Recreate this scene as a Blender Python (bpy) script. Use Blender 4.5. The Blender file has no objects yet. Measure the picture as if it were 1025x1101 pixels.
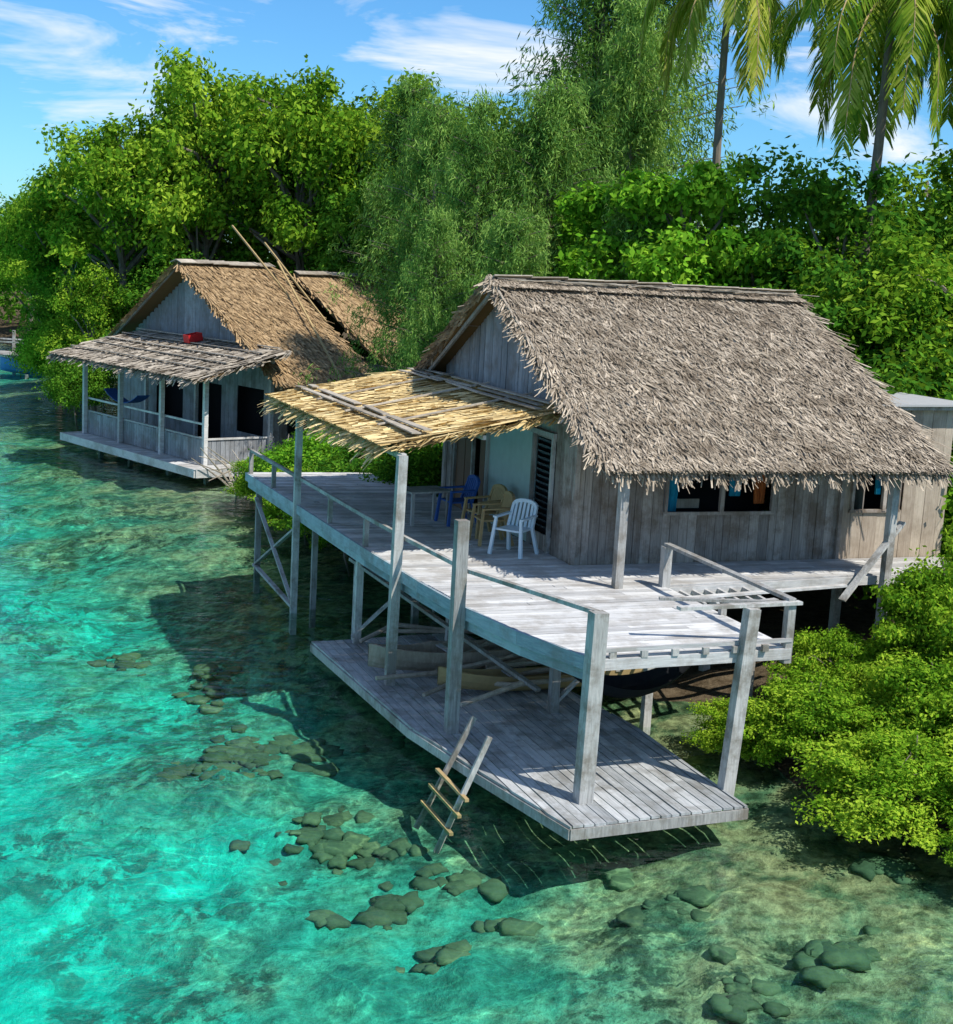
import bpy, bmesh, math, numpy as np
from mathutils import Matrix, Vector
rng=np.random.default_rng(7)
def rnd(a=0.,b=1.): return float(rng.uniform(a,b))
scene=bpy.context.scene
# ------------------------------------------------------------ camera
cd=bpy.data.cameras.new("camera"); cam=bpy.data.objects.new("camera",cd); scene.collection.objects.link(cam)
Rm=Matrix.Rotation(math.pi/2-math.radians(9.63),4,'X')@Matrix.Rotation(math.radians(3.15),4,'Z')
cam.matrix_world=Matrix.Translation((0,0,7.8))@Rm
cd.sensor_fit='HORIZONTAL'; cd.sensor_width=36; cd.lens=54.44; cd.clip_start=.1; cd.clip_end=5000
scene.camera=cam
scene.view_settings.view_transform='Standard'; scene.view_settings.look='None'; scene.view_settings.exposure=0
# ------------------------------------------------------------ node helpers
class NT:
    def __init__(s,tree): s.t=tree; s.n=tree.nodes; s.l=tree.links
    def new(s,typ,**kw):
        n=s.n.new(typ)
        for k,v in kw.items(): setattr(n,k,v)
        return n
    def link(s,a,b): s.l.new(a,b)
    def ramp(s,fac,stops,interp='LINEAR'):
        r=s.n.new('ShaderNodeValToRGB'); e=r.color_ramp.elements; r.color_ramp.interpolation=interp
        while len(e)<len(stops): e.new(.5)
        for i,(p,c) in enumerate(stops):
            e[i].position=p; e[i].color=(c[0],c[1],c[2],1) if hasattr(c,'__len__') else (c,c,c,1)
        s.link(fac,r.inputs[0]); return r.outputs[0]
    def math(s,op,a,b=0.,clamp=False):
        m=s.n.new('ShaderNodeMath'); m.operation=op; m.use_clamp=clamp
        for i,x in enumerate((a,b)):
            if isinstance(x,(int,float)): m.inputs[i].default_value=x
            else: s.link(x,m.inputs[i])
        return m.outputs[0]
    def mix(s,f,a,b,mode='MIX'):
        m=s.n.new('ShaderNodeMix'); m.data_type='RGBA'; m.blend_type=mode; m.clamp_factor=True
        for i,x in ((0,f),(6,a),(7,b)):
            if isinstance(x,(int,float)): m.inputs[i].default_value=x
            elif isinstance(x,tuple): m.inputs[i].default_value=(*x,1)
            else: s.link(x,m.inputs[i])
        return m.outputs[2]
    def noise(s,vec,scale,detail=4,rough=.55,dist=0.):
        n=s.n.new('ShaderNodeTexNoise'); n.inputs['Scale'].default_value=scale; n.inputs['Detail'].default_value=detail
        n.inputs['Roughness'].default_value=rough; n.inputs['Distortion'].default_value=dist
        if vec is not None: s.link(vec,n.inputs['Vector'])
        return n.outputs[0]
    def mapping(s,vec,scale=(1,1,1),rot=(0,0,0),loc=(0,0,0)):
        m=s.n.new('ShaderNodeMapping'); m.inputs['Scale'].default_value=scale; m.inputs['Rotation'].default_value=rot; m.inputs['Location'].default_value=loc
        s.link(vec,m.inputs['Vector']); return m.outputs[0]
def newmat(name):
    m=bpy.data.materials.new(name); m.use_nodes=True; m.node_tree.nodes.clear()
    T=NT(m.node_tree); out=T.new('ShaderNodeOutputMaterial'); return m,T,out
def streakmat(name,c0,c1,c2=None,stretch=(6,6,6),rough=.85,bump=.3,spec=.2,patch=.35):
    m,T,out=newmat(name)
    tc=T.new('ShaderNodeTexCoord'); at=T.new('ShaderNodeAttribute',attribute_name='rnd')
    g=T.noise(T.mapping(tc.outputs['Object'],stretch),3,5,.7)
    f=T.math('ADD',T.math('MULTIPLY',at.outputs['Fac'],.55),T.math('MULTIPLY',T.math('SUBTRACT',g,.3),1.25),True)
    col=T.mix(f,c0,c1)
    if c2 is not None:
        p=T.noise(tc.outputs['Object'],1.6,5,.7)
        col=T.mix(T.math('MULTIPLY',T.ramp(p,[(.46,0),(.62,1)]),patch),col,c2)
    b=T.new('ShaderNodeBsdfPrincipled'); b.inputs['Roughness'].default_value=rough; b.inputs['Specular IOR Level'].default_value=spec
    T.link(col,b.inputs['Base Color'])
    if bump>0:
        bp=T.new('ShaderNodeBump'); bp.inputs['Strength'].default_value=bump; bp.inputs['Distance'].default_value=.02
        T.link(g,bp.inputs['Height']); T.link(bp.outputs[0],b.inputs['Normal'])
    T.link(b.outputs[0],out.inputs[0])
    return m
def leafmat(name,dark,mid,light,trans=.35):
    m,T,out=newmat(name)
    at=T.new('ShaderNodeAttribute',attribute_name='rnd'); tc=T.new('ShaderNodeTexCoord'); oi=T.new('ShaderNodeObjectInfo')
    n=T.noise(tc.outputs['Object'],.6,1,.6)
    f=T.math('ADD',T.math('MULTIPLY',at.outputs['Fac'],.6),T.math('ADD',T.math('MULTIPLY',T.math('SUBTRACT',n,.38),1.4),T.math('MULTIPLY',T.math('SUBTRACT',oi.outputs['Random'],.35),.4)),True)
    col=T.ramp(f,[(0.05,dark),(.45,mid),(.95,light)])
    d=T.new('ShaderNodeBsdfDiffuse'); t=T.new('ShaderNodeBsdfTranslucent')
    T.link(col,d.inputs[0]); T.link(T.mix(.5,col,(.26,.40,.02)),t.inputs[0])
    m1=T.new('ShaderNodeMixShader'); m1.inputs[0].default_value=trans; T.link(d.outputs[0],m1.inputs[1]); T.link(t.outputs[0],m1.inputs[2])
    T.link(m1.outputs[0],out.inputs[0]); return m
def plain(name,c,rough=.5,spec=.4,var=.15):
    m,T,out=newmat(name); tc=T.new('ShaderNodeTexCoord')
    n=T.noise(tc.outputs['Object'],5,4,.6)
    col=T.mix(T.math('MULTIPLY',n,1.),tuple(x*(1-var) for x in c),tuple(min(1,x*(1+var)) for x in c))
    b=T.new('ShaderNodeBsdfPrincipled'); b.inputs['Roughness'].default_value=rough; b.inputs['Specular IOR Level'].default_value=spec
    T.link(col,b.inputs['Base Color']); T.link(b.outputs[0],out.inputs[0]); return m
M={}
M['wall']=streakmat('weathered_wall_wood',(.12,.10,.085),(.50,.44,.38),(.14,.095,.06),(9,9,.6),patch=.7)
M['tanwall']=streakmat('tan_wall_wood',(.26,.20,.15),(.58,.49,.38),(.2,.15,.1),(9,9,.9),patch=.4)
M['gable']=streakmat('blue_grey_wall_wood',(.13,.14,.15),(.40,.415,.43),(.17,.15,.13),(9,9,.9),patch=.6)
M['deck']=streakmat('bleached_deck_wood',(.28,.275,.27),(.80,.785,.75),(.30,.27,.23),(.7,9,9),patch=.55)
M['ldeck']=streakmat('lower_deck_wood',(.18,.195,.20),(.60,.605,.59),(.18,.17,.145),(9,.7,9),patch=.7)
M['post']=streakmat('post_wood',(.17,.165,.155),(.62,.61,.57),(.17,.145,.11),(8,8,.8),patch=.75,bump=.6)
M['beam']=streakmat('fascia_wood',(.16,.22,.25),(.45,.52,.55),(.20,.19,.17),(3,1.2,9),patch=.6)
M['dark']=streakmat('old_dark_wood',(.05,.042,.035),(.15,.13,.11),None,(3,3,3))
M['thatch']=streakmat('thatch_grey',(.10,.075,.05),(.72,.60,.45),(.14,.10,.06),(2,2,2),rough=.9,patch=.5,bump=0)
M['thatch2']=streakmat('thatch_tan',(.20,.12,.05),(.66,.46,.25),(.15,.1,.06),(2,2,2),rough=.9,patch=.3,bump=0)
M['thatch3']=streakmat('thatch_golden',(.40,.26,.08),(1.,.80,.42),(.35,.22,.09),(2,2,2),rough=.8,patch=.3,bump=0)
M['thatch4']=streakmat('thatch_bleached',(.17,.14,.105),(.64,.56,.45),(.2,.16,.11),(3,3,3),rough=.9,patch=.4)
M['under']=plain('thatch_underside',(.16,.10,.045),.95,.1)
M['tin']=plain('roof_tin',(.42,.42,.4),.6,.4)
M['pale']=plain('pale_green_panel',(.42,.55,.52),.7,.3)
M['brown']=plain('brown_panel',(.16,.09,.05),.7,.3)
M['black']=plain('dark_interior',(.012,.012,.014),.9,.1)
M['blue']=plain('blue_cloth',(.03,.38,.55),.8,.2,.4)
M['orange']=plain('orange_cloth',(.45,.14,.04),.8,.2,.4)
M['glass']=plain('louvre_glass',(.12,.17,.19),.1,.8)
M['plastic']=plain('white_plastic',(.62,.74,.80),.4,.5,.05)
M['wicker']=plain('wicker_tan',(.42,.30,.14),.8,.3,.3)
M['bluepl']=plain('blue_fabric',(.03,.10,.34),.7,.3)
M['red']=plain('red_plastic',(.55,.02,.02),.5,.4)
M['net']=plain('hammock_net',(.02,.022,.025),.9,.1)
M['boat']=plain('boat_blue',(.05,.25,.5),.5,.4)
M['bark']=streakmat('bark',(.06,.05,.04),(.30,.25,.19),None,(3,3,.8),bump=0)
M['coral']=streakmat('coral_reef_rock',(.02,.055,.03),(.09,.19,.09),(.02,.09,.06),(3,3,3),bump=.5)
M['leafA']=leafmat('broadleaf_leaves',(.022,.08,.008),(.13,.29,.018),(.42,.58,.05))
M['leafB']=leafmat('deep_green_leaves',(.014,.065,.010),(.07,.21,.018),(.23,.44,.04))
M['leafC']=leafmat('lime_leaves',(.04,.15,.012),(.14,.38,.022),(.36,.62,.05),.38)
M['needle']=leafmat('casuarina_needles',(.035,.10,.025),(.13,.28,.055),(.36,.54,.12),.3)
M['mang']=leafmat('mangrove_leaves',(.035,.12,.01),(.18,.37,.02),(.46,.62,.05),.35)
M['palm']=leafmat('palm_fronds',(.07,.17,.015),(.24,.34,.03),(.56,.56,.12),.35)
# ------------------------------------------------------------ mesh builder
class MB:
    def __init__(s): s.v=[]; s.f=[]; s.r=[]; s.m=[]
    def add(s,vs,fs,mi=0,r=None):
        o=len(s.v); s.v.extend(vs); r=rnd() if r is None else r
        for f in fs: s.f.append(tuple(o+i for i in f)); s.r.append(r); s.m.append(mi)
    def box(s,x0,x1,y0,y1,z0,z1,mi=0,r=None):
        s.add([(x0,y0,z0),(x1,y0,z0),(x1,y1,z0),(x0,y1,z0),(x0,y0,z1),(x1,y0,z1),(x1,y1,z1),(x0,y1,z1)],
              [(0,3,2,1),(4,5,6,7),(0,1,5,4),(1,2,6,5),(2,3,7,6),(3,0,4,7)],mi,r)
    def beam(s,a,b,w=.1,h=.1,mi=0,r=None,up=None,taper=1.):
        a=Vector(a);b=Vector(b);d=(b-a).normalized()
        w*=rnd(.96,1.04); h*=rnd(.96,1.04)
        if up is None: up=Vector((0,0,1)) if abs(d.z)<.8 else Vector((0,1,0))
        else: up=Vector(up)
        x=d.cross(up).normalized(); y=x.cross(d).normalized(); vs=[]
        for p,k in ((a,1),(b,taper)):
            for i,j in ((-1,-1),(1,-1),(1,1),(-1,1)): vs.append(tuple(p+x*(i*w/2*k)+y*(j*h/2*k)))
        s.add(vs,[(0,3,2,1),(4,5,6,7),(0,1,5,4),(1,2,6,5),(2,3,7,6),(3,0,4,7)],mi,r)
    def tube(s,pts,rad,n=7,mi=0,r=None):
        pts=[Vector(p) for p in pts]; vs=[];fs=[]
        for i,p in enumerate(pts):
            d=(pts[min(i+1,len(pts)-1)]-pts[max(i-1,0)]).normalized()
            up=Vector((0,0,1)) if abs(d.z)<.9 else Vector((0,1,0))
            x=d.cross(up).normalized(); y=x.cross(d)
            for k in range(n):
                a=2*math.pi*k/n; vs.append(tuple(p+(x*math.cos(a)+y*math.sin(a))*rad[i]))
        for i in range(len(pts)-1):
            for k in range(n):
                k2=(k+1)%n; fs.append((i*n+k,i*n+k2,(i+1)*n+k2,(i+1)*n+k))
        fs.append(tuple(range(n))[::-1]); fs.append(tuple((len(pts)-1)*n+k for k in range(n)))
        s.add(vs,fs,mi,r)
    def poly(s,pg,z0,z1,mi=0,r=None):
        n=len(pg); vs=[(p[0],p[1],z0) for p in pg]+[(p[0],p[1],z1) for p in pg]
        fs=[tuple(range(n))[::-1],tuple(range(n,2*n))]+[(i,(i+1)%n,n+(i+1)%n,n+i) for i in range(n)]
        s.add(vs,fs,mi,r)
    def mesh(s,name,mats):
        me=bpy.data.meshes.new(name); me.from_pydata(s.v,[],s.f)
        for m in mats: me.materials.append(M[m])
        me.polygons.foreach_set('material_index',s.m)
        at=me.attributes.new('rnd','FLOAT','FACE'); at.data.foreach_set('value',s.r); me.update(); return me
    def obj(s,name,mats,parent=None,smooth=False):
        me=s.mesh(name,mats); o=bpy.data.objects.new(name,me); scene.collection.objects.link(o)
        if smooth: me.polygons.foreach_set('use_smooth',[True]*len(me.polygons))
        if parent: o.parent=parent
        return o
def quads_mesh(name,V,R,MI,mats):
    n=len(V); me=bpy.data.meshes.new(name)
    me.vertices.add(n*4); me.vertices.foreach_set('co',V.reshape(-1).astype(np.float32))
    me.loops.add(n*4); me.loops.foreach_set('vertex_index',np.arange(n*4,dtype=np.int32))
    me.polygons.add(n); me.polygons.foreach_set('loop_start',np.arange(0,n*4,4,dtype=np.int32))
    try: me.polygons.foreach_set('loop_total',np.full(n,4,dtype=np.int32))
    except Exception: pass
    for m in mats: me.materials.append(M[m])
    me.update(calc_edges=True)
    me.polygons.foreach_set('material_index',MI.astype(np.int32))
    at=me.attributes.new('rnd','FLOAT','FACE'); at.data.foreach_set('value',R.astype(np.float32)); me.update(); return me
def place(name,me,loc=(0,0,0),rz=0,sc=(1,1,1),parent=None):
    o=bpy.data.objects.new(name,me); scene.collection.objects.link(o); o.location=loc; o.rotation_euler=(0,0,rz); o.scale=sc
    if parent: o.parent=parent
    return o
def empty(name,loc,rz):
    o=bpy.data.objects.new(name,None); scene.collection.objects.link(o); o.location=loc; o.rotation_euler=(0,0,rz); o.empty_display_size=.2; return o
def norm(a): return a/np.maximum(np.linalg.norm(a,axis=-1,keepdims=True),1e-9)
def leafquads(c,n,t,L,Wd):
    b=norm(np.cross(n,t)); t=norm(np.cross(b,n))
    L=L[:,None];Wd=Wd[:,None]
    return np.stack([c-t*L/2,c+b*Wd/2-t*L*.05,c+t*L/2,c-b*Wd/2-t*L*.05],1)
def clip(pg,axis,val,keep_greater):
    out=[]
    for i in range(len(pg)):
        a=pg[i-1]; b=pg[i]; ia=(a[axis]>=val)==keep_greater; ib=(b[axis]>=val)==keep_greater
        if ia!=ib:
            t=(val-a[axis])/(b[axis]-a[axis]); p=[a[0]+(b[0]-a[0])*t,a[1]+(b[1]-a[1])*t]; p[axis]=val; out.append(tuple(p))
        if ib: out.append(b)
    return out
def planks(mb,pg,z,along,w=.14,th=.03,gap=.012,mi=0,jit=.004):
    ax=1 if along==0 else 0
    lo=min(p[ax] for p in pg); hi=max(p[ax] for p in pg); x=lo
    while x<hi:
        ww=w*rnd(.86,1.14); q=clip(clip(pg,ax,x,True),ax,x+ww-gap*rnd(.6,1.8),False)
        if len(q)>=3:
            l0=min(p[along] for p in q); l1=max(p[along] for p in q)
            cuts=[l0-1]; c=l0+rnd(1.,4.)
            while c<l1-.5: cuts.append(c); c+=rnd(2.5,4.)
            cuts.append(l1+1)
            for a,b in zip(cuts[:-1],cuts[1:]):
                qq=clip(clip(q,along,a,True),along,b-.008,False)
                if len(qq)>=3:
                    dz=rnd(-jit,jit); mb.poly(qq,z-th+dz,z+dz,mi)
        x+=ww
def thatch(O,U,D,n,L=(.4,.75),Wd=(.02,.055),jit=.18,lift=.06,rows=22,fringe=0,fr_len=(.15,.4),edge_n=0):
    O=np.array(O,float);U=np.array(U,float);D=np.array(D,float)
    N=norm(np.cross(U,D)); N=N if N[2]>0 else -N
    d=norm(D);uu=norm(U);Ll=np.linalg.norm(D)
    def make(a,b,length,w,jt,lf0,lf1,extra=None):
        k=len(a); ang=rng.normal(0,jt,k)
        dr=d*np.cos(ang)[:,None]+uu*np.sin(ang)[:,None]
        if extra is not None: dr=norm(dr+extra)
        sd=norm(np.cross(N,dr))
        p0=O+U*a[:,None]+D*b[:,None]+N*lf0[:,None]; p1=p0+dr*length[:,None]+N*(lf1-lf0)[:,None]
        tw=rng.normal(0,.3,k)[:,None]*N
        s0=sd+tw; w=w[:,None]
        return np.stack([p0-s0*w/2,p0+s0*w/2,p1+s0*w*.35,p1-s0*w*.35],1)
    out=[]
    a=rng.uniform(0,1,n); row=rng.integers(0,rows,n); b=(row+rng.uniform(0,.35,n))/rows
    ln=rng.uniform(*L,n); ln=np.minimum(ln,(1.02-b)*Ll+.1)
    out.append(make(a,b,ln,rng.uniform(*Wd,n),jit,rng.uniform(.0,.02,n),rng.uniform(.02,lift,n)))
    if fringe:
        a=rng.uniform(0,1,fringe); b=rng.uniform(.96,1.0,fringe)
        down=np.array([0,0,-1.])*rng.uniform(.1,.9,fringe)[:,None]
        out.append(make(a,b,rng.uniform(*fr_len,fringe)*(.7+.6*np.sin(a*37)**2),rng.uniform(*Wd,fringe),jit*1.3,rng.uniform(-.08,.02,fringe),rng.uniform(-.08,.03,fringe),down))
    if edge_n:
        for side in (0,1):
            b=rng.uniform(0,1,edge_n); a=np.full(edge_n,float(side))+rng.uniform(-.012,.012,edge_n)
            ex=(uu if side else -uu)*rng.uniform(0,.5,edge_n)[:,None]+np.array([0,0,-1.])*rng.uniform(0,.4,edge_n)[:,None]
            out.append(make(a,b*.97,rng.uniform(.15,.4,edge_n),rng.uniform(*Wd,edge_n),jit*1.5,rng.uniform(-.1,.03,edge_n),rng.uniform(-.1,.03,edge_n),ex))
    return np.concatenate(out)
def thatch_obj(name,mat,quadlist,parent):
    V=np.concatenate(quadlist); R=rng.uniform(0,1,len(V))**1.3
    return place(name,quads_mesh(name,V,R,np.zeros(len(V)),[mat]),parent=parent)
# ------------------------------------------------------------ terrain
SY=[-200,0,14,19,22,25,30,36,42,50,60,75,88,100,112,120,130,200]
SX=[25,13,9.5,7.2,5.2,4.,1.5,-1.,-4.5,-8,-13,-19,-22.5,-24,-28,-60,-400,-900]
def shore_x(y): return np.interp(y,SY,SX)
def axis(lo,a,b,hi,st):
    mid=np.arange(a,b,st); l=[a]; s=st
    while l[-1]>lo: s*=1.25; l.append(l[-1]-s)
    h=[b]; s=st
    while h[-1]<hi: s*=1.25; h.append(h[-1]+s)
    return np.array(l[:0:-1]+list(mid)+h)
def vn(x,y,s,seed,k_=6):
    r=np.random.default_rng(seed); z=0
    for k in range(k_):
        a=r.uniform(0,6.28); fr=s*r.uniform(.6,1.6); z=z+np.sin((x*np.cos(a)+y*np.sin(a))*fr+r.uniform(0,6.28))
    return z/k_
def terr(X,Y):
    dist=(shore_x(Y)-X)*.82; wig=vn(X,Y,1.1,3)*.9+vn(X,Y,3.1,4)*.35
    dd=dist+wig*np.clip(1+dist*.1,.4,1.5)
    reef=np.clip(vn(X,Y,.8,21)*2.2+.35,0,1)*np.clip(1.3-dist/16,0,1)
    Z=np.where(dd<0,np.minimum(.9,-dd*.22),-np.minimum(3.0,dd*.16+.04))+vn(X,Y,4.5,5)*.06
    Z=Z+np.where(dd>.8,reef*np.clip(dd*.08,0,1)*(.5*np.abs(vn(X,Y,3.2,8,9))*2+.4*np.abs(vn(X,Y,7.5,9,9))*2),0)
    Z=np.where(dd>.5,np.minimum(Z,-.08),Z)
    return dd,Z
xs=axis(-1500,-32,22,1500,.22); ys=axis(-300,8,56,2500,.22)
X,Y=np.meshgrid(xs,ys); dd,Z=terr(X,Y)
ny,nx=X.shape
me=bpy.data.meshes.new('ground')
idx=np.arange(nx*ny).reshape(ny,nx)
F=np.stack([idx[:-1,:-1],idx[:-1,1:],idx[1:,1:],idx[1:,:-1]],-1).reshape(-1,4)
me.from_pydata(np.stack([X,Y,Z],-1).reshape(-1,3).tolist(),[],F.tolist())
at=me.attributes.new('shore','FLOAT','POINT'); at.data.foreach_set('value',dd.reshape(-1).astype(np.float32))
me.polygons.foreach_set('use_smooth',[True]*len(F))
m,T,out=newmat('seabed_and_soil')
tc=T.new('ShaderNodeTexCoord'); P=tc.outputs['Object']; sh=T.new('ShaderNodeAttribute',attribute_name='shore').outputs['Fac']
big=T.noise(P,.2,4,.6,.4); med=T.noise(P,.8,6,.66,.3); fine=T.noise(P,4.5,6,.72); cor=T.noise(P,1.5,8,.74,.25)
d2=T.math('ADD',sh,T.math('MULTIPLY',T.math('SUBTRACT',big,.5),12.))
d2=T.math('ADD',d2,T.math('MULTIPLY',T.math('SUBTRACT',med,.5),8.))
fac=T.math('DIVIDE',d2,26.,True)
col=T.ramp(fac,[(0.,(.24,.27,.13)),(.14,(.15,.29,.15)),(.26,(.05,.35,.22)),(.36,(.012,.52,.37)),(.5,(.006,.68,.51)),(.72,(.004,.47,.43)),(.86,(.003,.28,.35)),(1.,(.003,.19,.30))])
patch=T.ramp(med,[(.50,0),(.60,1)])
col=T.mix(T.math('MULTIPLY',patch,T.ramp(fac,[(.2,.75),(.5,.45)])),col,T.mix(fac,(.03,.09,.04),(.004,.22,.20)))
cpatch=T.math('MULTIPLY',T.ramp(cor,[(.50,0),(.545,1)]),T.ramp(T.noise(P,.33,2),[(.42,.1),(.55,1)]))
col=T.mix(T.math('MULTIPLY',cpatch,T.ramp(fac,[(.1,.85),(.38,.7),(.6,.2)])),col,T.mix(fac,(.025,.06,.03),(.004,.13,.12)))
sp=T.ramp(fine,[(.36,.45),(.5,1.),(.64,1.6)])
col=T.mix(T.ramp(fac,[(.2,1.),(.45,.25)]),col,T.mix(1.,col,sp,'MULTIPLY'))
land=T.ramp(fine,[(.3,(.05,.035,.02)),(.7,(.18,.14,.09))])
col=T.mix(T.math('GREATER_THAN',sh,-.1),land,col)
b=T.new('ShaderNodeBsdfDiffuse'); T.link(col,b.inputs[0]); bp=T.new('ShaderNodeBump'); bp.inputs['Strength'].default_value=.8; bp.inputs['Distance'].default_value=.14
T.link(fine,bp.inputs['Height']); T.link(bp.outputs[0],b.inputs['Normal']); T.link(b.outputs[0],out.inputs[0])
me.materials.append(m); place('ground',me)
# ------------------------------------------------------------ water
me=bpy.data.meshes.new('water'); me.from_pydata([(-1500,-300,0),(1500,-300,0),(1500,2500,0),(-1500,2500,0)],[],[(0,1,2,3)])
m,T,out=newmat('clear_sea_water'); tc=T.new('ShaderNodeTexCoord'); P=tc.outputs['Object']
w1=T.noise(T.mapping(P,(.7,1.9,1),(0,0,.3)),.9,2,.5,.6); w2=T.noise(T.mapping(P,(1,1.5,1),(0,0,-.3)),4.2,2,.55,.4)
hgt=T.math('ADD',T.math('MULTIPLY',w1,.8),T.math('MULTIPLY',w2,.15))
bp=T.new('ShaderNodeBump'); bp.inputs['Strength'].default_value=.9; bp.inputs['Distance'].default_value=.085; T.link(hgt,bp.inputs['Height'])
fr=T.new('ShaderNodeFresnel'); fr.inputs['IOR'].default_value=1.33; T.link(bp.outputs[0],fr.inputs['Normal'])
gl=T.new('ShaderNodeBsdfGlossy'); gl.inputs['Roughness'].default_value=.03; T.link(bp.outputs[0],gl.inputs['Normal'])
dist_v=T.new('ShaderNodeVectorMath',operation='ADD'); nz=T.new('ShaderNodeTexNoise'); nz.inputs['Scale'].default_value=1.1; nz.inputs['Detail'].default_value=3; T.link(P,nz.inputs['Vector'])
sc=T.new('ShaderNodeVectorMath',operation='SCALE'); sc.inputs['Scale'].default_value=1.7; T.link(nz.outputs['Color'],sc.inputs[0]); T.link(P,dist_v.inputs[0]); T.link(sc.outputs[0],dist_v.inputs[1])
def caustic_web(scale,off):  # cell-edge lines imitating caustic light
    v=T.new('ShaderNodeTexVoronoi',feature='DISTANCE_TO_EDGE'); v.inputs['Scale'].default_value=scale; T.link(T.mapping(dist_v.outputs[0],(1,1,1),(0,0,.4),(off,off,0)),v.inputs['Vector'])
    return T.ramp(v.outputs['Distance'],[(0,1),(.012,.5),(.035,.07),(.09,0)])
caustics=T.math('MULTIPLY',T.math('ADD',caustic_web(.75,0),T.math('MULTIPLY',caustic_web(1.3,3.),.45)),T.ramp(T.noise(P,.32,2),[(.46,.03),(.62,1)]))
caustic_tint=T.mix(T.math('MULTIPLY',caustics,1.,True),(.93,.98,.975),(1.9,1.8,1.65))  # caustic light painted into the transparency colour as over-bright lines
tr=T.new('ShaderNodeBsdfTransparent'); T.link(caustic_tint,tr.inputs[0])
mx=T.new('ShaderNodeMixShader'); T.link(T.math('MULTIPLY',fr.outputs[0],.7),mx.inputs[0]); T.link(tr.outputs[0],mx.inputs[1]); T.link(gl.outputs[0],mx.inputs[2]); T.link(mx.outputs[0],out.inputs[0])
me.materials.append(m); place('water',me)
# flat coral clumps on the reef
b=MB(); t0=bmesh.new(); bmesh.ops.create_icosphere(t0,subdivisions=2,radius=1); IV=np.array([v.co[:] for v in t0.verts]); IF=[tuple(v.index for v in f.verts) for f in t0.faces]; t0.free()
for k_ in range(34):
    cy=rnd(12.5,32); cdist=rnd(1.2,9.)
    ang=rnd(0,3.14); ln=rnd(.3,1.1)
    for q in range(int(rnd(10,24))):
        tt=rng.normal(); y=cy+tt*ln*.6*math.sin(ang)+rng.normal()*.22; x=float(shore_x(cy))-cdist+tt*ln*math.cos(ang)*.6+rng.normal()*.22
        r_=rnd(.06,.24); ph=rnd(0,9)
        V=IV*(1+.16*np.sin(IV[:,:1]*5+ph)+.14*np.sin(IV[:,1:2]*7+ph*2)+.1*np.sin(IV[:,2:]*9+IV[:,:1]*7+ph))
        zz=float(terr(np.array([x]),np.array([y]))[1][0]); V=V*r_*np.array([rnd(.8,1.4),rnd(.8,1.4),.4])+np.array([x,y,min(zz,-r_*.45-.04)])
        b.add([tuple(v) for v in V],IF,0)
b.obj('coral_reef',['coral'],smooth=True)
# ------------------------------------------------------------ main hut
TH=math.radians(21); C=(1.824,26.281)
hut=empty('thatched_stilt_hut',(C[0],C[1],0),TH)
DZ=2.45; SL=.504
def zr(g): return 4.6+(min(g,7.5-g)+2.1)*SL-.12
def wallboards(mb,axis,fixed,a0,a1,z0,ztop,openings=(),w=.19,mi=0,out=-1,th=.025):
    x=a0
    while x<a1-.01:
        ww=min(w*rnd(.8,1.2),a1-x); c=x+ww/2; zt=ztop(c) if callable(ztop) else ztop
        segs=[(z0+rnd(-.02,.02),zt)]
        for (o0,o1,q0,q1) in openings:
            if c>o0 and c<o1:
                n=[]
                for s0,s1 in segs:
                    if q0>s0: n.append((s0,min(q0,s1)))
                    if q1<s1: n.append((max(q1,s0),s1))
                segs=n
        off=rnd(0,.014)*out
        for s0,s1 in segs:
            if s1-s0<.02: continue
            if axis==0: mb.box(x+.003,x+ww-.006,fixed+off,fixed+off-out*th,s0,s1,mi)
            else: mb.box(fixed+off,fixed+off-out*th,x+.003,x+ww-.006,s0,s1,mi)
        x+=ww
w=MB()
wallboards(w,0,0,.0,5.75,DZ-.12,zr(0),[(1.85,4.2,3.4,4.22)])
wallboards(w,0,-.03,5.75,8.3,DZ-.3,lambda c:zr(0) if c<6.5 else 5.5,[(6.0,7.1,3.42,4.25)],mi=1,w=.3)
def gz(g): return zr(g)
wallboards(w,1,0,.05,7.5,DZ-.1,lambda c:5.12,[(1.1,1.98,2.75,4.62),(2.0,4.5,DZ-.2,4.75),(4.5,5.35,DZ-.2,4.6),(5.35,6.5,DZ-.2,4.7)])
wallboards(w,1,-.02,.05,7.45,5.16,gz,[],mi=2,w=.16)
wallboards(w,0,7.5,0,6.4,DZ-.1,zr(7.5),out=1); wallboards(w,1,6.4,.1,7.5,DZ-.1,gz,out=1,w=.3)
wallboards(w,1,8.3,0,4.5,DZ-.3,5.5,out=1,mi=1,w=.3); wallboards(w,0,4.5,6.4,8.3,DZ-.3,5.5,out=1,mi=1,w=.3)
w.beam((-.06,-.02,5.14),(-.06,7.5,5.14),.06,.12)
w.beam((-.03,-.03,DZ-.1),(-.03,-.03,zr(0)),.09,.09)
w.beam((5.75,-.06,DZ-.2),(5.75,-.06,5.3),.08,.06)
w.obj('walls',['wall','tanwall','gable'],hut)
i=MB(); i.box(.02,6.38,.04,7.46,DZ-.12,DZ-.02); i.box(6.42,8.26,.04,4.46,DZ-.3,DZ-.2); i.obj('floor',['dark'],hut)
p=MB()
p.box(-.015,.03,2.02,4.48,DZ,4.74,0)
p.box(-.03,.02,5.38,5.9,DZ,4.68,1); p.box(-.03,.02,5.94,6.48,DZ,4.68,1)
for gg in (1.06,2.0,4.5,5.36,6.5): p.beam((-.05,gg,DZ),(-.05,gg,4.7),.07,.07,2)
p.beam((-.055,1.,4.72),(-.055,6.55,4.72),.07,.09,2)
p.box(.5,.52,4.4,5.4,DZ,4.6,3)
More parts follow.
